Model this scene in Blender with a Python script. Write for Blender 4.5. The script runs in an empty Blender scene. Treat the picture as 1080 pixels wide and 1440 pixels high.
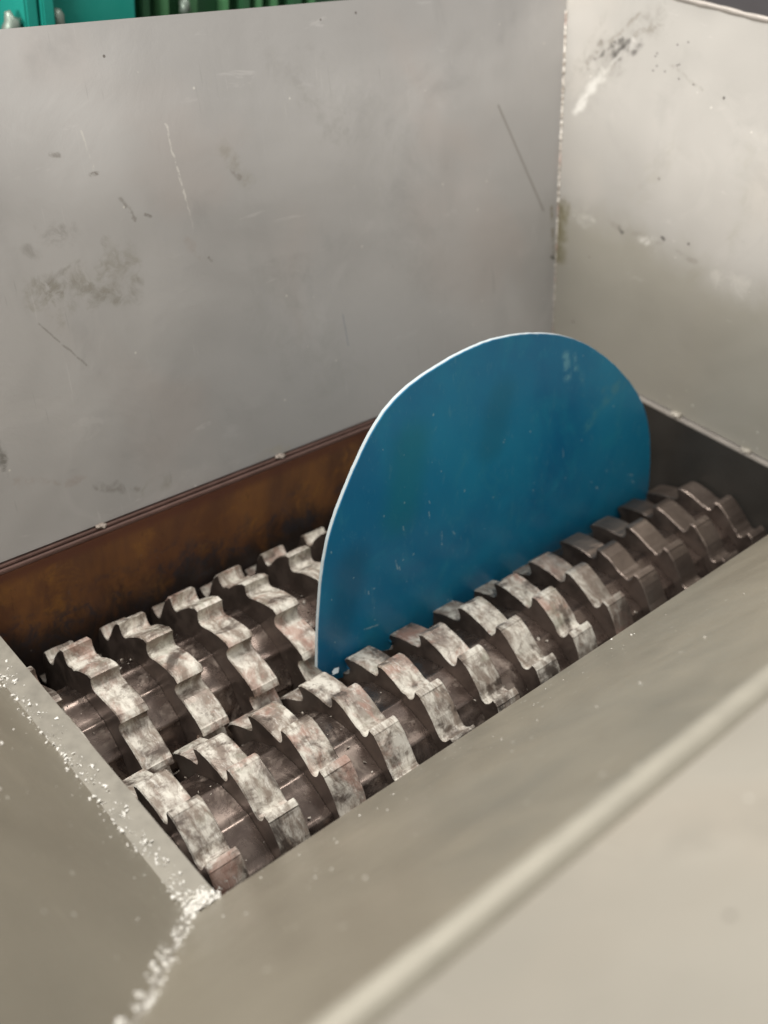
import bpy, bmesh, math, random
from mathutils import Vector, Matrix, noise
random.seed(7)
S = bpy.context.scene
C = S.collection
PI = math.pi

# ------------------------------------------------------------------ camera
cam_d = bpy.data.cameras.new('camera'); cam = bpy.data.objects.new('camera', cam_d); C.objects.link(cam)
RIGHT = Vector((0.7431, -0.6645, 0.0793)); UP = Vector((0.3415, 0.4785, 0.8089)); FWD = Vector((0.5755, 0.5740, -0.5825))
RIGHT.normalize(); FWD = (FWD - RIGHT * FWD.dot(RIGHT)).normalized(); UP = RIGHT.cross(FWD)
CAMPOS = Vector((-0.3892, -0.5821, 1.0259))
M4 = Matrix((RIGHT, UP, -FWD)).transposed().to_4x4(); M4.translation = CAMPOS
cam.matrix_world = M4
cam_d.sensor_width = 36; cam_d.lens = 1496.6 / 1440 * 36
cam_d.clip_start = 0.02; cam_d.clip_end = 60
cam_d.dof.use_dof = True; cam_d.dof.focus_distance = 1.46; cam_d.dof.aperture_fstop = 2.3
S.camera = cam

# ------------------------------------------------------------------ light
w = bpy.data.worlds.new('World'); S.world = w; w.use_nodes = True
bg = w.node_tree.nodes['Background']; bg.inputs[0].default_value = (1.0, 0.97, 0.93, 1); bg.inputs[1].default_value = 0.36
def area(name, loc, target, sx, sy, power, col=(1, .97, .92)):
    l = bpy.data.lights.new(name, 'AREA'); l.shape = 'RECTANGLE'; l.size = sx; l.size_y = sy; l.energy = power; l.color = col
    o = bpy.data.objects.new(name, l); C.objects.link(o); o.location = loc
    o.rotation_euler = (Vector(target) - Vector(loc)).to_track_quat('-Z', 'Y').to_euler()
    return o
area('ceiling_lamp', (-0.6, 1.6, 3.4), (0.9, 0.3, 0.0), 1.6, 0.5, 68)
area('ceiling_lamp', (-1.6, -0.6, 3.2), (1.3, 0.5, 0.3), 1.2, 0.4, 20)
area('ceiling_lamp', (1.4, 0.9, 3.4), (0.6, 0.0, 0.0), 1.2, 0.4, 24)
area('added_wall_fill', (-3.3, -0.5, 1.2), (1.3, 0.4, 0.5), 1.6, 0.45, 108)  # unseen fill light, added to brighten the right wall towards its top
S.view_settings.view_transform = 'Standard'; S.view_settings.look = 'None'
S.view_settings.exposure = 0.62; S.view_settings.gamma = 1
S.render.engine = 'CYCLES'

# ------------------------------------------------------------------ material helpers
class NT:
    def __init__(s, name, rough=.5, metal=0.0):
        s.m = bpy.data.materials.new(name); s.m.use_nodes = True
        s.t = s.m.node_tree; s.n = s.t.nodes; s.l = s.t.links
        s.b = s.n['Principled BSDF']; s.b.inputs['Roughness'].default_value = rough; s.b.inputs['Metallic'].default_value = metal
        s.pos = s.n.new('ShaderNodeNewGeometry').outputs['Position']
    def put(s, sock, v):
        if isinstance(v, bpy.types.NodeSocket): s.l.new(v, sock)
        elif isinstance(v, (tuple, list)) and len(v) == 3 and sock.type == 'RGBA': sock.default_value = (*v, 1)
        else: sock.default_value = v
    def math(s, op, a, b=0.0, c=0.0, clamp=False):
        n = s.n.new('ShaderNodeMath'); n.operation = op; n.use_clamp = clamp
        s.put(n.inputs[0], a); s.put(n.inputs[1], b); s.put(n.inputs[2], c); return n.outputs[0]
    def vm(s, op, a, b=None, sc=None):
        n = s.n.new('ShaderNodeVectorMath'); n.operation = op; s.put(n.inputs[0], a)
        if b is not None: s.put(n.inputs[1], b)
        if sc is not None: s.put(n.inputs[3], sc)
        return n.outputs['Value'] if op in ('DOT_PRODUCT', 'LENGTH', 'DISTANCE') else n.outputs[0]
    def noise(s, scale, detail=4, rough=.55, dist=0, vec=None, stretch=None):
        v = vec or s.pos
        if stretch: v = s.vm('MULTIPLY', v, stretch)
        n = s.n.new('ShaderNodeTexNoise'); n.inputs['Scale'].default_value = scale; n.inputs['Detail'].default_value = detail
        n.inputs['Roughness'].default_value = rough; n.inputs['Distortion'].default_value = dist; s.l.new(v, n.inputs['Vector']); return n.outputs[0]
    def vor(s, scale, vec=None):
        n = s.n.new('ShaderNodeTexVoronoi'); n.inputs['Scale'].default_value = scale; s.l.new(vec or s.pos, n.inputs['Vector']); return n.outputs['Distance'], n.outputs['Color']
    def ramp(s, v, a, b, lo=0.0, hi=1.0):
        n = s.n.new('ShaderNodeMapRange'); n.interpolation_type = 'SMOOTHSTEP'
        s.put(n.inputs[0], v); n.inputs[1].default_value = a; n.inputs[2].default_value = b; n.inputs[3].default_value = lo; n.inputs[4].default_value = hi
        return n.outputs[0]
    def mix(s, f, a, b):
        n = s.n.new('ShaderNodeMix'); n.data_type = 'RGBA'; s.put(n.inputs[0], f); s.put(n.inputs[6], a); s.put(n.inputs[7], b); return n.outputs[2]
    def xyz(s, v=None):
        n = s.n.new('ShaderNodeSeparateXYZ'); s.l.new(v or s.pos, n.inputs[0]); return n.outputs
    def seg(s, a, b, vec=None):      # distance from a surface point to the line a-b (scratches, stains)
        a = Vector(a); b = Vector(b); ba = b - a
        pa = s.vm('SUBTRACT', vec or s.pos, tuple(a))
        h = s.math('DIVIDE', s.vm('DOT_PRODUCT', pa, tuple(ba)), max(ba.dot(ba), 1e-9), clamp=True)
        q = s.vm('SCALE', tuple(ba), sc=h)
        return s.vm('LENGTH', s.vm('SUBTRACT', pa, q))
    def warp(s, scale, amt):
        n = s.n.new('ShaderNodeTexNoise'); n.inputs['Scale'].default_value = scale; n.inputs['Detail'].default_value = 3; s.l.new(s.pos, n.inputs['Vector'])
        o = s.vm('SCALE', s.vm('SUBTRACT', n.outputs[1], (.5, .5, .5)), sc=amt); return s.vm('ADD', s.pos, o)
    def bump(s, h, strength=.3, dist=.002):
        n = s.n.new('ShaderNodeBump'); n.inputs['Strength'].default_value = strength; n.inputs['Distance'].default_value = dist
        s.put(n.inputs['Height'], h); s.l.new(n.outputs[0], s.b.inputs['Normal'])
    def col(s, v): s.put(s.b.inputs['Base Color'], v)
    def rough(s, v): s.put(s.b.inputs['Roughness'], v)
    def metal(s, v): s.put(s.b.inputs['Metallic'], v)

def plain(name, c, r=.5, m=0.0, var=.12, sc=14):
    t = NT(name, r, m); f = t.noise(sc); a = tuple(x * (1 - var) for x in c); b = tuple(min(1, x * (1 + var)) for x in c)
    t.col(t.mix(f, a, b)); t.rough(t.ramp(t.noise(sc * 2), .2, .8, r - .08, r + .1)); t.bump(t.noise(sc * 9), .15, .001); return t.m

# worn sheet steel: marks = [(a, b, width, warp amount, colour, strength)]
def sheet(name, base, marks=(), rough=.47, speck=.6, warm=(.43, .392, .37), metal=.12, scr=(.9, .06, .05), low=None):
    t = NT(name, rough, metal)
    big = t.noise(2.1, 3, .5, .6); mid = t.noise(7, 6, .62, .4); fine = t.noise(60, 4, .6)
    lo = tuple(x * .86 for x in base); hi = tuple(min(1, x * 1.1) for x in base)
    c = t.mix(t.ramp(big, .32, .68), lo, hi)
    c = t.mix(t.ramp(t.noise(3.4, 3, .5, .3), .50, .68, 0, .55), c, warm)
    c = t.mix(t.ramp(mid, .56, .74, 0, .35), c, tuple(x * .66 for x in base))
    c = t.mix(t.ramp(t.noise(4.6, 5, .6, 1.2), .58, .70, 0, .2), c, tuple(min(1, x * 1.28) for x in base))
    if low: c = t.mix(t.ramp(t.math('ADD', t.xyz()[2], t.math('MULTIPLY', t.math('SUBTRACT', t.noise(8, 5, .6, .5), .5), .16)), .24, .34, .8, 0), c, low)      # lower part mixed towards the low colour, with a soft ragged upper edge
    # sliding scratches
    if scr: c = t.mix(t.ramp(t.noise(120, 3, .7, .1, stretch=scr), .67, .74, 0, .24), c, tuple(min(1, x * 1.45) for x in base)); c = t.mix(t.ramp(t.noise(85, 3, .7, .1, stretch=scr), .68, .74, 0, .35), c, tuple(x * .6 for x in base))
    # soft vertical runs
    c = t.mix(t.ramp(t.noise(9, 4, .6, .2, stretch=(1, 1, .18)), .55, .75, 0, .22), c, tuple(x * .72 for x in base))
    # brushed scuffs
    c = t.mix(t.ramp(t.noise(30, 4, .7, .5, stretch=(.25, .25, 1)), .64, .72, 0, .3), c, tuple(min(1, x * 1.3) for x in base))
    wp = {}
    for (a, b, wd, wa, mc, st) in marks:
        key = round(wa, 4)
        if key not in wp: wp[key] = t.warp(60 if wa < .0065 else 28 if wa < .02 else 13, wa * (2.4 if wa > .0015 else 1))
        d = t.seg(a, b, wp[key])
        if wd > .008:
            if 'n' not in wp: wp['n'] = t.math('SUBTRACT', t.noise(30, 6, .7, .6), .5)
            d = t.math('ADD', d, t.math('MULTIPLY', wp['n'], wd * 2.6))
        f = t.ramp(d, 0 if wd > .008 else wd * .3, wd, st, 0)
        if 'g' not in wp: wp['g'] = t.ramp(t.noise(75, 4, .7), .36, .56)
        if wa > .0015 and wd <= .008: f = t.math('MULTIPLY', f, wp['g'])
        if wd > .008: f = t.math('MULTIPLY', f, t.ramp(t.noise(38, 5, .7, .8), .36 if st < .9 else .22, .6 if st < .9 else .46))
        c = t.mix(f, c, mc)
    # stray specks, light and dark
    d, vc = t.vor(34); hit = t.math('MULTIPLY', t.ramp(d, .05, .085, 1, 0), t.math('GREATER_THAN', t.xyz(vc)[0], .80))
    c = t.mix(t.math('MULTIPLY', hit, speck), c, (.72, .70, .64))
    d, vc = t.vor(19); hit = t.math('MULTIPLY', t.ramp(d, .03, .055, 1, 0), t.math('GREATER_THAN', t.xyz(vc)[1], .82))
    c = t.mix(t.math('MULTIPLY', hit, .8), c, (.10, .085, .07))
    t.col(c); t.rough(t.ramp(mid, .3, .7, rough - .08, rough + .12))
    t.bump(t.math('ADD', t.math('MULTIPLY', big, 6.0), t.math('ADD', t.math('MULTIPLY', mid, 1.0), t.math('MULTIPLY', fine, .12))), .22, .006)
    return t.m

def FW(x, z, dy=0): return (x, .660 + z * math.tan(math.radians(15)) + dy, z)       # on the tall wall behind
def RW(y, z): return (1.318 + z * math.tan(math.radians(6.5)), y, z)
DK = (.17, .15, .125); OL = (.24, .215, .16); LT = (.62, .60, .56); PK = (.36, .30, .27); MK = (.055, .05, .045)
far_marks = [
    (FW(.470, .550), FW(.478, .480), .0028, .004, LT, .95), (FW(.478, .478), FW(.486, .425), .0026, .003, LT, .95),
    (FW(.486, .425), FW(.488, .395), .0030, .004, LT, .4),
    (FW(.335, .555), FW(.342, .505), .0024, .003, LT, .8), (FW(.335, .499), FW(.348, .499), .004, .003, DK, .9),
    (FW(.282, .535), FW(.295, .53), .0045, .006, DK, .6), (FW(.375, .46), FW(.392, .43), .006, .006, DK, .55), (FW(.41, .433), FW(.418, .428), .004, .003, DK, .7),
    (FW(1.187, .494), FW(1.305, .288), .0034, .001, (.19, .175, .15), .8),
    (FW(.560, .500), FW(.600, .455), .020, .02, OL, .55), (FW(.576, .467), FW(.585, .46), .007, .006, DK, .5),
    (FW(.22, .42), FW(.28, .425), .018, .03, DK, .55), (FW(.22, .35), FW(.36, .375), .034, .05, OL, .6), (FW(.23, .37), FW(.33, .40), .012, .03, DK, .5),
    (FW(.24, .36), FW(.38, .34), .022, .04, (.20, .18, .14), .45), (FW(.47, .385), FW(.495, .35), .012, .015, PK, .5), (FW(.508, .352), FW(.512, .348), .004, .003, DK, .8),
    (FW(.21, .32), FW(.268, .245), .0022, .002, DK, .5), (FW(.105, .20), FW(.112, .13), .010, .01, (.10, .09, .07), .9),
    (FW(.12, .115), FW(.235, .075), .010, .018, PK, .6), (FW(.235, .068), FW(.31, .035), .009, .012, DK, .6), (FW(.30, .04), FW(.36, .03), .014, .02, OL, .5),
    (FW(.54, .015), FW(.60, .012), .012, .01, (.40, .37, .30), .7), (FW(.76, .205), FW(.765, .15), .0016, .001, (.10, .13, .22), .5),
    (FW(.60, .30), FW(.72, .10), .09, .08, (.31, .305, .28), .3), (FW(.85, .55), FW(.95, .25), .11, .08, (.34, .335, .32), .3),
    (FW(.70, .60), FW(.80, .50), .05, .06, (.26, .25, .23), .4),
    (FW(1.330, .29), FW(1.334, .20), .006, .006, (.20, .18, .12), .8), (FW(1.326, .192), FW(1.335, .188), .006, .003, (.06, .055, .04), 1),
]
GR = (.27, .25, .22)
right_marks = [
    (RW(.614, .662), RW(.742, .542), .045, .045, (.30, .285, .26), .75), (RW(.74, .66), RW(.79, .50), .012, .03, (.33, .31, .28), .5),
    (RW(.600, .665), RW(.682, .602), .010, .020, GR, .85), (RW(.643, .62), RW(.69, .575), .009, .016, MK, .75), (RW(.662, .665), RW(.705, .60), .008, .020, GR, .8),
    (RW(.690, .612), RW(.736, .575), .008, .016, MK, .75), (RW(.672, .612), RW(.695, .590), .013, .010, MK, .95), (RW(.69, .57), RW(.745, .50), .010, .018, GR, .7),
    (RW(.736, .600), RW(.752, .55), .007, .012, DK, .6), (RW(.715, .545), RW(.752, .47), .013, .020, (.60, .585, .55), .9), (RW(.700, .56), RW(.66, .62), .007, .014, (.56, .54, .51), .6),
    (RW(.77, .50), RW(.79, .44), .012, .016, GR, .5),
    (RW(.726, .285), RW(.706, .195), .026, .010, (.185, .165, .10), .9), (RW(.730, .30), RW(.722, .19), .009, .008, (.14, .12, .08), .85),
    (RW(.690, .285), RW(.65, .281), .014, .016, (.52, .50, .46), .7), (RW(.581, .294), RW(.572, .290), .006, .006, MK, .85), (RW(.62, .300), RW(.40, .296), .008, .022, GR, .5),
    (RW(.524, .286), RW(.498, .293), .010, .012, (.62, .60, .56), .8), (RW(.483, .309), RW(.478, .305), .004, .004, MK, .85), (RW(.424, .316), RW(.4235, .3155), .003, .001, MK, 1),
    (RW(.352, .286), RW(.285, .276), .020, .015, (.50, .48, .44), .75), (RW(.573, .60), RW(.49, .575), .004, .006, GR, .4),
    (RW(.445, .572), RW(.4445, .571), .003, .001, MK, 1), (RW(.53, .47), RW(.56, .36), .035, .04, (.36, .34, .30), .45), (RW(.36, .50), RW(.34, .34), .030, .04, (.37, .35, .31), .45),
]
for k in range(11):
    y = .61 - random.random() * .10; z = .575 + random.random() * .07
    right_marks.append((RW(y, z), RW(y - .001, z), .0022, .001, MK, .8))

m_far = sheet('wall_steel_far', (.455, .443, .432), [(a, b, w_, v_, c_, s_ * (.72 if w_ > .008 else .85)) for a, b, w_, v_, c_, s_ in far_marks])
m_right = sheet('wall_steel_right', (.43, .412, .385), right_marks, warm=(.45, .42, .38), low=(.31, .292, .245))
m_low = sheet('sloping_plate_steel', (.285, .255, .200), [((.40, -.14, .14), (.46, -.14, .14), .004, .004, LT, .4)], rough=.38, speck=.75, warm=(.31, .27, .205))
m_up = sheet('upper_plate_steel', (.35, .325, .278), [((.0, -.42, .43), (.1, -.43, .44), .03, .03, LT, .5), ((.30, -.36, .36), (.33, -.40, .40), .02, .02, (.22, .2, .16), .6)], warm=(.36, .32, .265))

# weld
t = NT('weld_bead_metal', .42, .5); f = t.noise(140, 4, .7); c = t.mix(t.ramp(f, .42, .6), (.30, .26, .22), (.78, .74, .68))
c = t.mix(t.ramp(t.noise(30), .5, .65), c, (.42, .26, .22)); t.col(c); t.bump(f, .6, .002); m_weld = t.m
m_weldpale = plain('ground_weld_metal', (.37, .345, .285), .45, .2, .12, 40)
m_ledge = plain('dusty_grey_ledge', (.262, .243, .205), .45, .3, .28, 45)
m_tack = plain('brown_grey_tack_weld', (.30, .255, .22), .55, .3, .3, 90)
m_weldgrey = plain('grey_weld_bead', (.40, .37, .32), .5, .3, .3, 60)

# rust plate
t = NT('rusty_steel', .55, .25)
z = t.xyz()[2]; x_ = t.xyz()[0]
streak = t.noise(9, 6, .65, .5, stretch=(1, 1, .35)); big = t.noise(3.2, 4, .6, .8)
c = t.mix(t.ramp(streak, .35, .68), (.15, .066, .033), (.28, .124, .043))
c = t.mix(t.ramp(t.noise(16, 5, .7, .4), .50, .68, 0, .7), c, (.36, .165, .040))
c = t.mix(t.ramp(big, .50, .66, 0, .6), c, (.155, .062, .035))
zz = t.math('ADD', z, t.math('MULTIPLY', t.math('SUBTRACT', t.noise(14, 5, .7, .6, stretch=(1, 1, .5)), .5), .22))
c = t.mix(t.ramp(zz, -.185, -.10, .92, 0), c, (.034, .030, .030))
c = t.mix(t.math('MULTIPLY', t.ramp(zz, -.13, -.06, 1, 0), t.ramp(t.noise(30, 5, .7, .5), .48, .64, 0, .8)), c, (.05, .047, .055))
c = t.mix(t.ramp(t.noise(55, 6, .8, .3, stretch=(1, 1, .3)), .56, .68, 0, .5), c, (.10, .045, .025))
c = t.mix(t.ramp(t.noise(33, 6, .8, 1.0), .63, .70, 0, .5), c, (.20, .17, .15))
c = t.mix(t.ramp(z, -.035, -.012, 0, .8), c, (.14, .048, .030))
d, vc = t.vor(22); hit = t.math('MULTIPLY', t.ramp(d, .04, .07, 1, 0), t.math('GREATER_THAN', t.xyz(vc)[0], .9))
c = t.mix(hit, c, (.4, .36, .3))
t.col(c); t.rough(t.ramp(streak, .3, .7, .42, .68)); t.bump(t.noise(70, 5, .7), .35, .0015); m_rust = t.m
m_rustrim = plain('rusty_rim_steel', (.15, .09, .075), .45, .4, .3, 30)
m_endplate = plain('dark_end_plate_steel', (.045, .041, .036), .5, .2, .25, 8)
m_rim = plain('grey_rim_steel', (.36, .33, .30), .45, .4, .25, 25)
m_dark = plain('dark_gap', (.02, .018, .016), .7)
m_black = plain('black_chamber_steel', (.035, .03, .027), .6)

# cutter materials
def dust_amount(t, lo=.78, hi=1.0):      # the load side of the rotors is caked with white dust, the far end is clean
    x = t.xyz()[0]; n = t.noise(6, 3)
    return t.ramp(t.math('ADD', x, t.math('MULTIPLY', t.math('SUBTRACT', n, .5), .25)), lo, hi, 1, 0)
t = NT('worn_dusty_tread_steel', .45, .35)
amt = dust_amount(t)
wv = t.warp(14, .04)
st = t.noise(58, 5, .68, .3, vec=wv, stretch=(1, .36, .36)); pt = t.noise(20, 6, .68, .4)
base = t.mix(t.ramp(t.noise(11, 4), .35, .65), (.150, .118, .100), (.225, .180, .152))
cake = t.mix(t.ramp(st, .36, .60), (.26, .21, .17), (.68, .645, .57))
cake = t.mix(t.ramp(t.noise(48, 5, .7, .3), .54, .64, 0, .7), cake, (.20, .165, .135))
cake = t.mix(t.ramp(t.noise(9, 6, .75, .4), .52, .62, 0, .75), cake, (.23, .185, .155))
cake = t.mix(t.ramp(t.noise(12, 5, .7, .5), .50, .64, 0, .7), cake, (.36, .20, .155))
cake = t.mix(t.ramp(t.noise(15, 4, .65, .6), .54, .68, 0, .5), cake, (.30, .30, .235))
cake = t.mix(t.ramp(t.noise(130, 5, .8, .3, vec=wv, stretch=(1, .2, .2)), .56, .66, 0, .6), cake, (.80, .77, .71))
f = t.math('MULTIPLY', amt, t.ramp(pt, .36, .52, .15, 1.0))
c = t.mix(f, base, cake)
t.col(c); t.metal(t.math('MULTIPLY', t.ramp(f, 0, 1, 1, .2), .7)); t.rough(t.ramp(f, 0, 1, .33, .58))
t.bump(t.math('ADD', st, t.math('MULTIPLY', pt, .8)), .6, .0022); m_tread = t.m

t = NT('dark_cutter_side_steel', .42, .55)
n1 = t.noise(20, 5, .65, .4); c = t.mix(t.ramp(n1, .35, .68), (.085, .066, .056), (.165, .128, .108))
c = t.mix(t.math('MULTIPLY', dust_amount(t), t.ramp(t.noise(75, 5, .8), .62, .70, 0, .5)), c, (.33, .28, .23)); t.col(c)
t.rough(t.ramp(n1, .3, .7, .34, .55)); t.bump(t.noise(90, 4), .2, .001); m_side = t.m

t = NT('shiny_spacer_steel', .28, .85)
n1 = t.noise(26, 6, .7, .8); c = t.mix(t.ramp(n1, .36, .66), (.150, .115, .100), (.22, .175, .150))
f = t.math('MULTIPLY', dust_amount(t, .6, .95), t.ramp(t.noise(26, 7, .78, .3), .52, .66, 0, .45)); c = t.mix(f, c, (.36, .30, .25))
t.col(c); t.metal(t.ramp(f, 0, 1, .85, .1)); t.rough(t.ramp(t.math('ADD', n1, f), .3, 1.2, .22, .6)); t.bump(n1, .2, .0012); m_spacer = t.m

# blue plastic sheet
t = NT('blue_film', .34, 0)
P = t.pos; n1 = t.noise(3.0, 4, .55, .6); c = t.mix(t.ramp(n1, .3, .7), (.005, .160, .345), (.009, .255, .45))
c = t.mix(t.ramp(t.noise(6.5, 4, .6, .8), .55, .72, 0, .5), c, (.014, .27, .43))
c = t.mix(t.ramp(t.noise(13, 5, .7, 1.5, stretch=(1, 1, .5)), .54, .72, 0, .5), c, (.03, .26, .40))
c = t.mix(t.ramp(t.noise(90, 4, .8, .5, stretch=(1, 1, .4)), .56, .74, 0, .32), c, (.14, .36, .45))
BLUE_MARKS = []   # filled after the sheet's plane is known
blue_t = t; blue_c = c; blue_n = n1
m_core = plain('white_plastic_core', (.56, .64, .67), .5, 0, .12, 60)

m_flake = plain('shredded_flakes', (.50, .45, .39), .6, 0, .4, 40)
m_crumb = plain('white_plastic_crumbs', (.82, .80, .75), .6, 0, .22, 160)
m_teal = plain('teal_paint', (.012, .25, .20), .45); m_green = plain('green_paint', (.03, .115, .05), .5); m_greenl = plain('light_green_paint', (.08, .225, .10), .5)
m_tealdk = plain('dark_teal', (.01, .05, .045), .5); m_yellow = plain('yellow_paint', (.62, .45, .05), .4); m_greyfit = plain('grey_fitting', (.22, .27, .23), .4, .4)
m_floor = plain('concrete_floor', (.115, .10, .105), .6, 0, .25, 2)

# ------------------------------------------------------------------ mesh helpers
def link(name, bm, mats, parent=None, smooth=False):
    bmesh.ops.recalc_face_normals(bm, faces=bm.faces)
    me = bpy.data.meshes.new(name); bm.to_mesh(me); bm.free()
    for m in (mats if isinstance(mats, (list, tuple)) else [mats]): me.materials.append(m)
    if smooth:
        for p in me.polygons: p.use_smooth = True
    o = bpy.data.objects.new(name, me); C.objects.link(o)
    if parent: o.parent = parent; o.matrix_parent_inverse = Matrix.Translation(-parent.location) if not parent.parent else Matrix.Translation(-parent.matrix_basis.translation)
    return o
def thing(name, label, cat, loc=(0, 0, 0), group=None):
    o = bpy.data.objects.new(name, None); C.objects.link(o); o.location = loc; o['label'] = label; o['category'] = cat
    if group: o['group'] = group
    return o
def tag(o, label=None, cat=None, group=None, kind=None):
    for k, v in (('label', label), ('category', cat), ('group', group), ('kind', kind)):
        if v: o[k] = v
    return o
def box(bm, a, b, mi=0, bev=0):
    r = bmesh.ops.create_cube(bm, size=1); vs = r['verts']
    for v in vs:
        v.co = Vector([(a[i] + b[i]) / 2 + v.co[i] * (b[i] - a[i]) for i in range(3)])
    fs = {f for v in vs for f in v.link_faces}
    for f in fs: f.material_index = mi
    if bev:
        es = {e for v in vs for e in v.link_edges}; bmesh.ops.bevel(bm, geom=list(es), offset=bev, segments=2, affect='EDGES')
    return bm
def quadplate(pts, thick, inside):
    """sheet-metal plate: corner points of the inner face, thickened away from the point inside"""
    bm = bmesh.new(); p = [Vector(q) for q in pts]; n = (p[1] - p[0]).cross(p[2] - p[0]).normalized()
    if n.dot(Vector(inside) - p[0]) > 0: n = -n
    a = [bm.verts.new(q) for q in p]; b = [bm.verts.new(q + n * thick) for q in p]
    bm.faces.new(a); bm.faces.new(b[::-1])
    for i in range(len(p)):
        j = (i + 1) % len(p); bm.faces.new((a[i], b[i], b[j], a[j]))
    return bm
def bead(bm, a, b, r, n=60, jit=.35, seed=0, seg=7, straight=False):
    a = Vector(a); b = Vector(b); d = (b - a).normalized(); u = d.orthogonal().normalized(); v = d.cross(u); rings = []
    for i in range(n + 1):
        q = a.lerp(b, i / n); rr = r * (1 + jit * noise.noise(Vector((i * .55, seed, 0))) * 2 + .12 * math.sin(i * 2.1))
        if i in (0, n): rr *= .3
        if straight: rr = r * (1 + jit * noise.noise(Vector((i * .4, seed, 0))))
        else: q = q + u * noise.noise(Vector((i * .2, seed + 5, 0))) * r * .5
        rings.append([bm.verts.new(q + (u * math.cos(k * 2 * PI / seg) + v * math.sin(k * 2 * PI / seg)) * max(rr, r * .2)) for k in range(seg)])
    for i in range(n):
        for k in range(seg): bm.faces.new((rings[i][k], rings[i][(k + 1) % seg], rings[i + 1][(k + 1) % seg], rings[i + 1][k]))
    bm.faces.new(rings[0]); bm.faces.new(rings[-1][::-1])
def lump(bm, c, r, sq=.6, sub=2, seed=0, mi=0):
    res = bmesh.ops.create_icosphere(bm, subdivisions=sub, radius=1)
    for v in res['verts']:
        q = v.co.copy(); k = 1 + .5 * noise.noise(q * 1.7 + Vector((seed, 0, 0))); v.co = Vector(c) + Vector((q.x * r, q.y * r, q.z * r * sq)) * k

# ------------------------------------------------------------------ dimensions
L, W = 1.305, .645
T = math.tan
zj = .456                                  # height of the welded bend line in the hopper
T15, T5 = T(math.radians(15)), T(math.radians(6.5))
T50 = T(math.radians(50))
ztop = .688; ztopR = .702
X0, Y0 = -.036, 0.0                        # inner edges of the sloping plates
XR, YF = 1.318, .660
KL, KF = 1 / T(math.radians(53.3)), 1 / T(math.radians(51))
def left_x(z): return X0 - z * KL if z <= zj else X0 - zj * KL - (z - zj) / T50
def front_y(z): return Y0 - z * KF if z <= zj else Y0 - zj * KF - (z - zj) / T(math.radians(32))
def far_y(z): return YF + z * T15
def right_x(z): return XR + z * T5

# ------------------------------------------------------------------ setting
bm = bmesh.new(); box(bm, (-40, -40, -1.3), (50, 50, -1.2)); fl = link('floor', bm, m_floor); tag(fl, kind='structure')

# ------------------------------------------------------------------ hopper
hop = thing('hopper', 'grey welded sheet steel hopper with sloping plates around the cutting chamber', 'hopper', (0, 0, 0))
INS = (.6, .3, .5); TH = .006
z0 = .0045
link('wall_panel', quadplate([(left_x(z0), far_y(z0), z0), (right_x(z0), far_y(z0), z0), (right_x(ztop) + .0, far_y(ztop), ztop), (left_x(ztop), far_y(ztop), ztop), (left_x(zj), far_y(zj), zj)], TH, INS), m_far, hop)
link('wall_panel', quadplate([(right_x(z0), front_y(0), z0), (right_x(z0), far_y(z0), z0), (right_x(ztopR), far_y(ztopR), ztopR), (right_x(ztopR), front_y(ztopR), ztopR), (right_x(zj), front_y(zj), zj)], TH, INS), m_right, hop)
def sloped(z_a, z_b, side):
    if side == 'front': P_ = [(left_x(z_a), front_y(z_a), z_a), (right_x(z_a), front_y(z_a), z_a), (right_x(z_b), front_y(z_b), z_b), (left_x(z_b), front_y(z_b), z_b)]
    else: P_ = [(left_x(z_a), front_y(z_a), z_a), (left_x(z_a), far_y(z_a), z_a), (left_x(z_b), far_y(z_b), z_b), (left_x(z_b), front_y(z_b), z_b)]
    return quadplate(P_, TH, INS)
link('sloping_plate', sloped(0, zj, 'front'), m_low, hop); link('sloping_plate', sloped(0, zj, 'left'), m_low, hop)
link('upper_plate', sloped(zj + .001, ztop, 'front'), m_up, hop); link('upper_plate', sloped(zj + .001, ztop, 'left'), m_up, hop)
# flat ledge between the left sloping plate and the chamber
bm = bmesh.new(); box(bm, (X0 - .004, -.004, -.010), (.0, YF, .002), bev=.0015); link('ledge', bm, m_ledge, hop)
# welds
bm = bmesh.new(); bead(bm, (right_x(.03), far_y(.03), .03), (right_x(.295), far_y(.295), .295), .0020, 70, .4, 1)
bead(bm, (right_x(.29), far_y(.29), .29), (right_x(.64), far_y(.64), .64), .0030, 130, .55, 2)
link('weld_seam', bm, m_weld, hop, True)
bm = bmesh.new(); bead(bm, (left_x(zj), front_y(zj), zj + .002), (right_x(zj), front_y(zj), zj - .0088), .0135, 160, .03, 3, 20, True)
lump(bm, (.112, front_y(zj) + .002, zj + .001), .0125, .5, 3, 4)
link('weld_seam', bm, m_weldpale, hop, True)
bm = bmesh.new(); bead(bm, (left_x(.002), front_y(.002), .002), (left_x(zj), front_y(zj), zj), .003, 90, .4, 5); link('weld_seam', bm, m_weldgrey, hop, True)
bm = bmesh.new()
bm.free()
for tx, ty, r, mm in ((right_x(0) - .003, .330, .010, m_weldgrey), (right_x(0) - .003, .17, .008, m_weldgrey), (.585, YF - .001, .008, m_tack), (.235, YF - .001, .007, m_tack)):
    bm = bmesh.new(); lump(bm, (tx, ty, .003), r, .45, 3, tx * 9 + ty * 5); lump(bm, (tx - (.006 if mm == m_tack else 0), ty + (0 if mm == m_tack else .008), .003), r * .7, .45, 3, ty * 7)
    link('tack_weld', bm, mm, hop, True)
# rolled lip on the right wall
bm = bmesh.new(); bead(bm, (right_x(ztopR) + .001, front_y(ztopR), ztopR + .003), (right_x(ztopR) + .001, far_y(ztopR), ztopR + .003), .0052, 90, .06, 8); link('rim_lip', bm, m_rim, hop, True)

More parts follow.
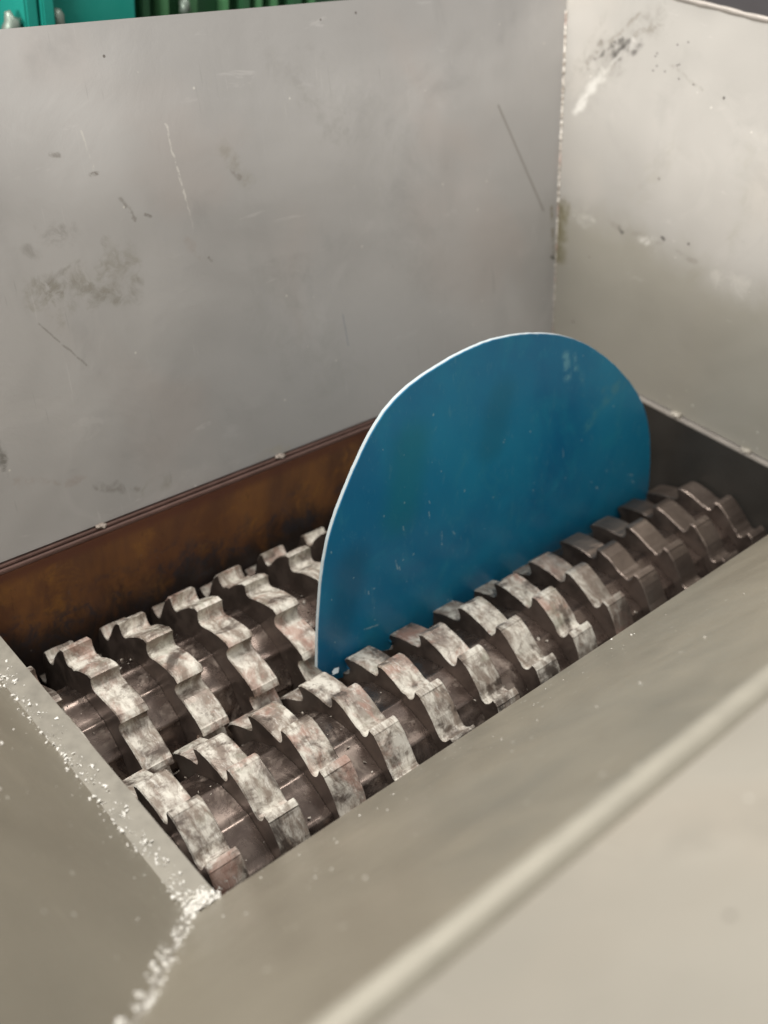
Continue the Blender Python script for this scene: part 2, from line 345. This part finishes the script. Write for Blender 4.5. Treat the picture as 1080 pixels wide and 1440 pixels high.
# ------------------------------------------------------------------ cutting chamber
ch = thing('cutting_chamber', 'rust stained steel chamber box around the toothed rotors', 'machine chamber', (0, 0, -.6))
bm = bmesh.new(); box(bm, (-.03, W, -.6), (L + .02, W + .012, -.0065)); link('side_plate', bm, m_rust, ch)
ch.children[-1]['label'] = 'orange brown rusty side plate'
bm = bmesh.new(); box(bm, (-.05, W + .0008, -.006), (L + .0, W + .0075, -.0002), bev=.001); link('rim_flange', bm, m_rustrim, ch)
bm = bmesh.new(); box(bm, (-.05, W + .0105, -.006), (L + .022, YF + .012, .0012), bev=.001); link('rim_flange', bm, m_rustrim, ch)
bm = bmesh.new(); box(bm, (L, -.01, -.6), (L + .012, W - .001, -.004)); link('end_plate', bm, m_endplate, ch)
bm = bmesh.new(); box(bm, (L + .0005, -.01, -.0035), (L + .022, W + .0005, .001), bev=.0015); link('rim_flange', bm, m_rim, ch)
bm = bmesh.new(); box(bm, (-.016, -.004, -.6), (-.004, W, -.0105)); link('end_plate', bm, m_black, ch)
bm = bmesh.new(); box(bm, (-.004, -.018, -.6), (L, -.007, -.008)); link('side_plate', bm, m_black, ch)
bm = bmesh.new(); box(bm, (-.016, -.018, -.612), (L + .012, W + .012, -.6005)); link('base_plate', bm, m_black, ch)

# ------------------------------------------------------------------ rotors
NT_ = 13; STEP = 2 * PI / NT_; RT = .1795; RV = .1555; RI = .085
def tooth_profile(rng):
    """(phase, radius) of one ratchet tooth: leading tip, long convex back, hollow root, undercut leading face of the next tooth"""
    j = lambda a: (rng.random() - .5) * a
    rt = RT + j(.004) - (.004 if rng.random() < .14 else 0)
    return [(0.0, rt - .0012), (.05, rt - .0002), (.13, rt + j(.0008)), (.15, rt - .0014), (.22, rt - .0034), (.33, rt - .0068 + j(.001)), (.46, rt - .0112), (.59, rt - .0155 + j(.0012)),
            (.71, rt - .0192), (.81, RV + .0018), (.885, RV + .0004), (.945, RV + .0010), (.99, RV + .0040), (1.012, RV + .0085), (1.016, RV + .0140), (1.008, RV + .0190)]
def cutter(name, x0, w_, ang0, sgn, parent, cy, cz, seed):
    rng = random.Random(seed); prof = []
    for k in range(NT_):
        for (ph, r) in tooth_profile(rng): prof.append(((k + ph) * STEP, r))
    bm = bmesh.new(); n = len(prof); ox = [0, .0018, w_ * .35, w_ * .68, w_ - .0018, w_]; rows = []
    for i, x in enumerate(ox):
        row = []
        for q, (a, r) in enumerate(prof):
            dr = -.0018 if i in (0, len(ox) - 1) else 0
            dr += .0011 * noise.noise(Vector((x * 60 + seed, a * 9, 3))) + (.0008 * noise.noise(Vector((a * 40, seed, i))) if i in (0, 5) else 0)
            th = ang0 + sgn * a; row.append(bm.verts.new((x, (r + dr) * math.cos(th), (r + dr) * math.sin(th))))
        rows.append(row)
    for i in range(len(ox) - 1):
        for q in range(n):
            f = bm.faces.new((rows[i][q], rows[i][(q + 1) % n], rows[i + 1][(q + 1) % n], rows[i + 1][q])); f.material_index = 0
    for row, x in ((rows[0], 0), (rows[-1], w_)):
        inn = [bm.verts.new((x, RI * math.cos(2 * PI * q / 52), RI * math.sin(2 * PI * q / 52))) for q in range(52)]
        ed = [bm.edges.get((row[q], row[(q + 1) % n])) for q in range(n)] + [bm.edges.new((inn[q], inn[(q + 1) % 52])) for q in range(52)]
        for f in bmesh.ops.triangle_fill(bm, use_beauty=True, edges=ed)['geom']:
            if isinstance(f, bmesh.types.BMFace): f.material_index = 1
    o = link(name, bm, [m_tread, m_side]); o.parent = parent; o.location = (x0, 0, 0); return o
def spacer(x0, w_, r, ang0, sgn, parent, seed):
    rng = random.Random(seed); bm = bmesh.new(); rows = []; prof = []
    for k in range(NT_):
        for ph, dr in ((0, 0), (.04, .0010), (.08, .0012), (.12, .0008), (.17, -.0006), (.3, -.0010), (.45, -.0014), (.6, -.0018), (.72, -.0020), (.84, -.0020), (.93, -.0016)): prof.append(((k + ph) * STEP, r + dr + .0005 * noise.noise(Vector((k + ph, seed, 0)))))
    ox = [0, w_ * .5, w_]
    for x in ox: rows.append([bm.verts.new((x, rr * math.cos(ang0 + sgn * a), rr * math.sin(ang0 + sgn * a))) for a, rr in prof])
    n = len(prof)
    for i in range(2):
        for q in range(n): bm.faces.new((rows[i][q], rows[i][(q + 1) % n], rows[i + 1][(q + 1) % n], rows[i + 1][q]))
    o = link('spacer_ring', bm, m_spacer, None, True); o.parent = parent; o.location = (x0, 0, 0); return o
def rotor(label, cy, cz, starts, w_, angs, sgn, rs):
    r = thing('cutter_rotor', label, 'shredder rotor', (0, cy, cz), 'toothed rotors in the chamber')
    bm = bmesh.new(); bmesh.ops.create_cone(bm, cap_ends=True, segments=48, radius1=.084, radius2=.084, depth=L, matrix=Matrix.Translation((L / 2, 0, 0)) @ Matrix.Rotation(PI / 2, 4, 'Y'))
    o = link('axle', bm, m_side); o.parent = r
    for k, x0 in enumerate(starts):
        cutter('cutter_disc', x0, w_, angs[k], sgn, r, cy, cz, k * 7 + (1 if sgn > 0 else 101) + int(cy * 100))
        x1 = x0 + w_; x2 = starts[k + 1] if k + 1 < len(starts) else L
        if x2 - x1 > .012: spacer(x1 + .0005, x2 - x1 - .001, rs, angs[k] + .5 * STEP, sgn, r, k)
    if starts[0] > .02: spacer(.001, starts[0] - .0015, rs, angs[0], sgn, r, 77)
    return r
near_a = [1.039, .944, .8738, .7966, .7266, .6573, .5847, .5146, .4199 + .02, .36 + STEP * 1.0 - .0, .30 + STEP, .231 + STEP, .183 + STEP]
near_a = [1.036 - .0716 * k for k in range(13)]; near_a[9:] = [1.0395 - .0716 * k for k in range(9, 13)]
near_x = [.0500 + .1 * k for k in range(13)]
far_x = [.0955 + .1 * k for k in range(-1, 12)]
far_a = [1.160 - .0782 * k for k in range(-1, 12)]
rot_n = rotor('toothed steel cutter rotor nearer the plain sloping plate, in front of the blue sheet', .1809, -.2653, near_x, .0480, near_a, 1, .1385)
far_x[0] = .0005
rot_f = rotor('toothed steel cutter rotor beside the rusty side plate, partly behind the blue sheet', .4724, -.2646, far_x, .0465, far_a, -1, .1165)
rot_f.children[1].scale[0] = .95

# ------------------------------------------------------------------ blue sheet
def spline(pts, sub=6, closed=False):
    out = []; n = len(pts)
    for i in range(n - 1):
        p0 = pts[max(i - 1, 0)]; p1 = pts[i]; p2 = pts[i + 1]; p3 = pts[min(i + 2, n - 1)]
        for s in range(sub):
            t_ = s / sub; out.append(tuple(.5 * (2 * p1[k] + (p2[k] - p0[k]) * t_ + (2 * p0[k] - 5 * p1[k] + 4 * p2[k] - p3[k]) * t_ ** 2 + (3 * p1[k] - p0[k] - 3 * p2[k] + p3[k]) * t_ ** 3) for k in (0, 1)))
    out.append(pts[-1]); return out
SHEET_OUT = [
    (0.400, -0.138), (0.404, -0.073), (0.413, 0.013), (0.430, 0.086), (0.454, 0.130), (0.483, 0.178), (0.514, 0.221), (0.544, 0.251), (0.576, 0.270), (0.623, 0.284),
    (0.675, 0.294), (0.736, 0.301), (0.800, 0.298), (0.868, 0.286), (0.948, 0.261), (1.019, 0.225), (1.097, 0.168), (1.158, 0.111), (1.200, 0.061), (1.225, 0.012),
    (1.242, -0.039), (1.251, -0.097), (1.256, -0.158)
]
lean = .13
def sheet_pt(x, z, off=0.0):
    return Vector((x, .314 + (z + .16) * math.tan(lean) + off * math.cos(lean), z - off * math.sin(lean)))
out = spline(SHEET_OUT, 6)
for _ in range(28): out = [out[0]] + [tuple((out[i - 1][k] + 2 * out[i][k] + out[i + 1][k]) / 4 for k in (0, 1)) for i in range(1, len(out) - 1)] + [out[-1]]
rng = random.Random(5)
bot = []; x = 1.24
while x > .42:
    bot.append((x, -.186 + rng.random() * .022)); x -= .014 + rng.random() * .022
cont = [(a + .0006 * noise.noise(Vector((a * 60, b * 60, 0))), b + .0012 * noise.noise(Vector((a * 55, b * 55, 4)))) for a, b in out] + bot
def slab(cn, off0, off1, inset=0.0, mats=None, bevel=0):
    bm = bmesh.new(); cx = sum(a for a, b in cn) / len(cn); cz = sum(b for a, b in cn) / len(cn)
    q = []
    for a, b in cn:
        d = Vector((cx - a, cz - b)); d.normalize(); q.append((a + d.x * inset, b + d.y * inset))
    f = [bm.verts.new(sheet_pt(a, b, off0)) for a, b in q]; g = [bm.verts.new(sheet_pt(a, b, off1)) for a, b in q]
    bm.faces.new(f); bm.faces.new(g[::-1])
    for i in range(len(q)):
        j = (i + 1) % len(q); bm.faces.new((f[i], g[i], g[j], f[j]))
    return bm
P3 = lambda x, z: tuple(sheet_pt(x - .024, z + .018, -.0005))
t = blue_t; c = blue_c; wp = t.warp(24, .012); wp2 = t.warp(60, .006)
for a, b, wd, col_, s in (((.975, .205), (.985, .165), .014, (.13, .38, .52), .9), ((1.0, .20), (1.005, .175), .008, (.12, .36, .5), .8), ((1.01, .185), (1.03, .14), .012, (.07, .28, .42), .6), ((1.09, .11), (1.15, .10), .012, (.06, .26, .38), .6),
                          ((1.05, .05), (1.14, .11), .018, (.05, .27, .40), .8), ((.80, .10), (.82, .18), .05, (.008, .16, .27), .5), ((.62, .16), (.60, .05), .06, (.006, .19, .27), .6),
                          ((.50, .0), (.47, -.10), .05, (.004, .10, .20), .5)):
    f = t.ramp(t.seg(P3(*a), P3(*b), wp), wd * .2, wd, s, 0)
    if wd < .03: f = t.math('MULTIPLY', f, t.ramp(t.noise(55, 4, .7), .40, .6))
    c = t.mix(f, c, col_)
for a, b, wd in (((.604, .025), (.605, .018), .0022), ((.588, -.030), (.592, -.048), .0030), ((.596, -.046), (.598, -.052), .0025), ((.715, -.028), (.720, -.036), .0028), ((.530, -.062), (.532, -.068), .0026), ((.660, .03), (.661, .018), .0022),
                 ((.69, -.02), (.691, -.045), .0022), ((1.215, -.118), (1.222, -.125), .003), ((1.20, -.10), (1.218, -.106), .0022), ((1.10, -.09), (1.106, -.094), .003), ((.52, -.13), (.55, -.135), .0025), ((.83, .095), (.832, .093), .0022),
                 ((.66, .05), (.662, .044), .002), ((.74, .04), (.741, .036), .0022), ((.61, -.07), (.612, -.08), .0024), ((.99, .03), (.992, .01), .002)):
    f = t.ramp(t.seg(P3(*a), P3(*b), wp2), wd * .2, wd * .85, .7, 0); f = t.math('MULTIPLY', f, t.ramp(t.noise(260, 3, .7), .38, .58)); c = t.mix(f, c, (.42, .60, .66))
d, vc = t.vor(48, t.warp(80, .01)); hit = t.math('MULTIPLY', t.ramp(d, .05, .10, 1, 0), t.math('GREATER_THAN', t.xyz(vc)[0], .74)); c = t.mix(t.math('MULTIPLY', hit, .6), c, (.35, .55, .62))
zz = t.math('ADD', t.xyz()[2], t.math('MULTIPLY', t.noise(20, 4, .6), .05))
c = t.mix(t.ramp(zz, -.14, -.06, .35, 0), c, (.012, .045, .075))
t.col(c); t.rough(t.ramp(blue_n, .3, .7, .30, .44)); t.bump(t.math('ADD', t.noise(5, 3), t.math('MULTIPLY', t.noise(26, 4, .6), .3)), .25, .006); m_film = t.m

sh = thing('plastic_disc', 'big round blue plastic disc with white cut edge, standing upright between the two rotors', 'plastic sheet', tuple(sheet_pt(.85, -.18)))
o = link('core', slab(cont, .0006, .0062), m_core, sh)
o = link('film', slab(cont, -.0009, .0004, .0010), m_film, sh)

# ------------------------------------------------------------------ crumbs and dust lumps
def crumb(bm, c, r, rng):
    n = 4 if r < .0012 else 6
    vs = [bm.verts.new(Vector(c) + Vector((rng.gauss(0, 1), rng.gauss(0, 1), rng.gauss(0, .7))).normalized() * r * (.6 + rng.random() * .8)) for _ in range(n)]
    try: bmesh.ops.convex_hull(bm, input=vs)
    except Exception: pass
rng = random.Random(11)
bm = bmesh.new()
for _ in range(1100):        # along the ledge
    y = rng.random() ** 1.25 * .56; x = X0 + .008 + rng.gauss(0, .009) - .003
    if noise.noise(Vector((y * 22, x * 60, 2))) < -.12: continue
    if x > -.001: continue
    z = .002 if x > X0 else (X0 - x) / KL
    crumb(bm, (x, y, z + .0006), .0005 + rng.random() ** 5 * .0034, rng)
for _ in range(420):        # pile in the corner
    a = rng.gauss(0, .010); b = abs(rng.gauss(0, .011)); x = -.020 + a; y = b - .002
    z = max((X0 - x) / KL if x < X0 else .002, -y / KF if y < 0 else .002); h = max(0, .008 - (a * a + b * b) * 26)
    crumb(bm, (x, y, z + h * rng.random()), .0008 + rng.random() ** 2 * .0032, rng)
for _ in range(1150):        # down the seam between the two sloping plates, in two ragged lines
    s = rng.random() * .34; side = rng.choice((-1, 1)); d = abs(rng.gauss(.0055, .0038)) + .0008
    if noise.noise(Vector((s * 45, side * 3, 1))) < -.12: continue
    x, y, z = X0 - s * KL, -s * KF, s
    if side < 0: y += d; 
    else: x += d
    crumb(bm, (x, y, z + .0008), .0004 + rng.random() ** 4 * .0028, rng)
cr = link('plastic_crumbs', bm, m_crumb); tag(cr, kind='stuff'); cr['label'] = 'white plastic crumbs lying in the ledge, corner and seam'; cr['category'] = 'crumbs'
bm = bmesh.new()
for _ in range(300):        # scattered dust on the sloping plates
    if rng.random() < .6:
        x = rng.uniform(-.1, .75) ; y = -abs(rng.gauss(0, .10)) - .003; z = -y / KF
        if z > zj or x < left_x(z) + .01: continue
    else:
        x = X0 - abs(rng.gauss(0, .10)); y = rng.uniform(-.1, .45); z = (X0 - x) / KL
        if z > zj or y < front_y(z) + .01: continue
    crumb(bm, (x, y, z + .0004), .0004 + rng.random() ** 4 * .0018, rng)
cr = link('dust_specks', bm, m_crumb); tag(cr, kind='stuff'); cr['label'] = 'fine pale dust specks scattered over the sloping plates'; cr['category'] = 'dust'

# ------------------------------------------------------------------ machines behind the hopper
tm = thing('machine_cabinet', 'teal painted machine cabinet behind the hopper at the top left', 'machine', (.52, 1.5, -1.2))
bm = bmesh.new(); box(bm, (.545, 1.30, -1.2), (.722, 1.9, .95), bev=.004); link('housing', bm, m_teal, tm)
bm = bmesh.new(); box(bm, (.490, 1.27, -1.2), (.515, 1.9, .95), bev=.004); link('frame_post', bm, m_teal, tm)
bm = bmesh.new(); box(bm, (.518, 1.262, -1.2), (.541, 1.9, .95), bev=.003); link('frame_post', bm, m_teal, tm)
bm = bmesh.new(); box(bm, (.20, 1.40, -1.2), (.489, 1.9, .95), bev=.004); link('housing', bm, m_tealdk, tm)
bm = bmesh.new(); lump(bm, (.553, 1.285, .590), .016, 1.2, 2, 3); link('hose_fitting', bm, m_greyfit, tm, True)
bm = bmesh.new(); lump(bm, (.470, 1.285, .585), .016, 1.5, 2, 4); link('hose_fitting', bm, m_greyfit, tm, True)
gm = thing('ribbed_machine', 'dark green ribbed machine housing behind the hopper next to the teal cabinet', 'machine', (1.0, 1.6, -1.2))
bm = bmesh.new(); box(bm, (.735, 1.38, -1.2), (1.9, 2.0, .95)); link('housing', bm, m_green, gm)
for x_, w_, mm in ((.760, .020, m_green), (.805, .018, m_greenl), (.862, .026, m_greenl), (.955, .008, m_greenl), (.995, .020, m_green), (1.035, .012, m_greenl), (1.075, .012, m_greenl), (1.12, .03, m_green), (1.175, .012, m_greenl)):
    bm = bmesh.new(); box(bm, (x_, 1.345, -1.2), (x_ + w_, 1.379, .95), bev=.003); link('rib', bm, mm, gm)
bm = bmesh.new(); lump(bm, (.850, 1.335, .585), .012, 1.3, 2, 6); link('bolt_cap', bm, m_greyfit, gm, True)
bm = bmesh.new(); box(bm, (.93, .90, .60), (1.02, .915, .690), bev=.003); yb = link('yellow_bracket', bm, m_yellow); tag(yb, 'small yellow bracket peeking over the top edge of the tall hopper wall', 'bracket'); 

# shards broken off the blue sheet
for k, (a, b, ang) in enumerate(((.425, -.150, .3), (.452, -.158, 1.1), (.395, -.162, 2.0), (.540, -.152, .8))):
    bm = bmesh.new(); rg = random.Random(k); q = [Vector((math.cos(u) * .007 * (.5 + rg.random()), math.sin(u) * .005 * (.5 + rg.random()), 0)) for u in (0, 1.2, 2.5, 3.6, 5)]
    f = [bm.verts.new(v) for v in q]; g = [bm.verts.new(v + Vector((0, 0, .002))) for v in q]; bm.faces.new(f[::-1]); bm.faces.new(g)
    for i in range(5): bm.faces.new((f[i], f[(i + 1) % 5], g[(i + 1) % 5], g[i]))
    o = link('plastic_shard', bm, m_film if k % 2 else m_core); o.location = sheet_pt(a, b, -.012); o.rotation_euler = (.7, .3 * k, ang)
    tag(o, 'small broken plastic shard caught in the cutter teeth at the foot of the blue disc', 'shard', 'shards at the foot of the blue disc')

# scraps lying between the teeth
rng = random.Random(23); bm = bmesh.new(); bm2 = bmesh.new()
for _ in range(520):
    far = rng.random() < .5; cy, cz = (.4724, -.2646) if far else (.1809, -.2653)
    x = rng.random() ** 1.3 * 1.0 + .01; a = rng.uniform(.5, 2.6); k = ((x - (.0955 if far else .0515)) / .1) % 1
    r = (.1165 if far else .1385) + .001 if k > .46 else None
    if r is None: continue
    crumb(bm, (x, cy + r * math.cos(a), cz + r * math.sin(a)), .0006 + rng.random() ** 3 * .0034, rng)
cr = link('shredded_flakes', bm, m_flake); tag(cr, kind='stuff'); cr['label'] = 'pale shredded flakes lying between the rotor teeth'; cr['category'] = 'flakes'; bm2.free()
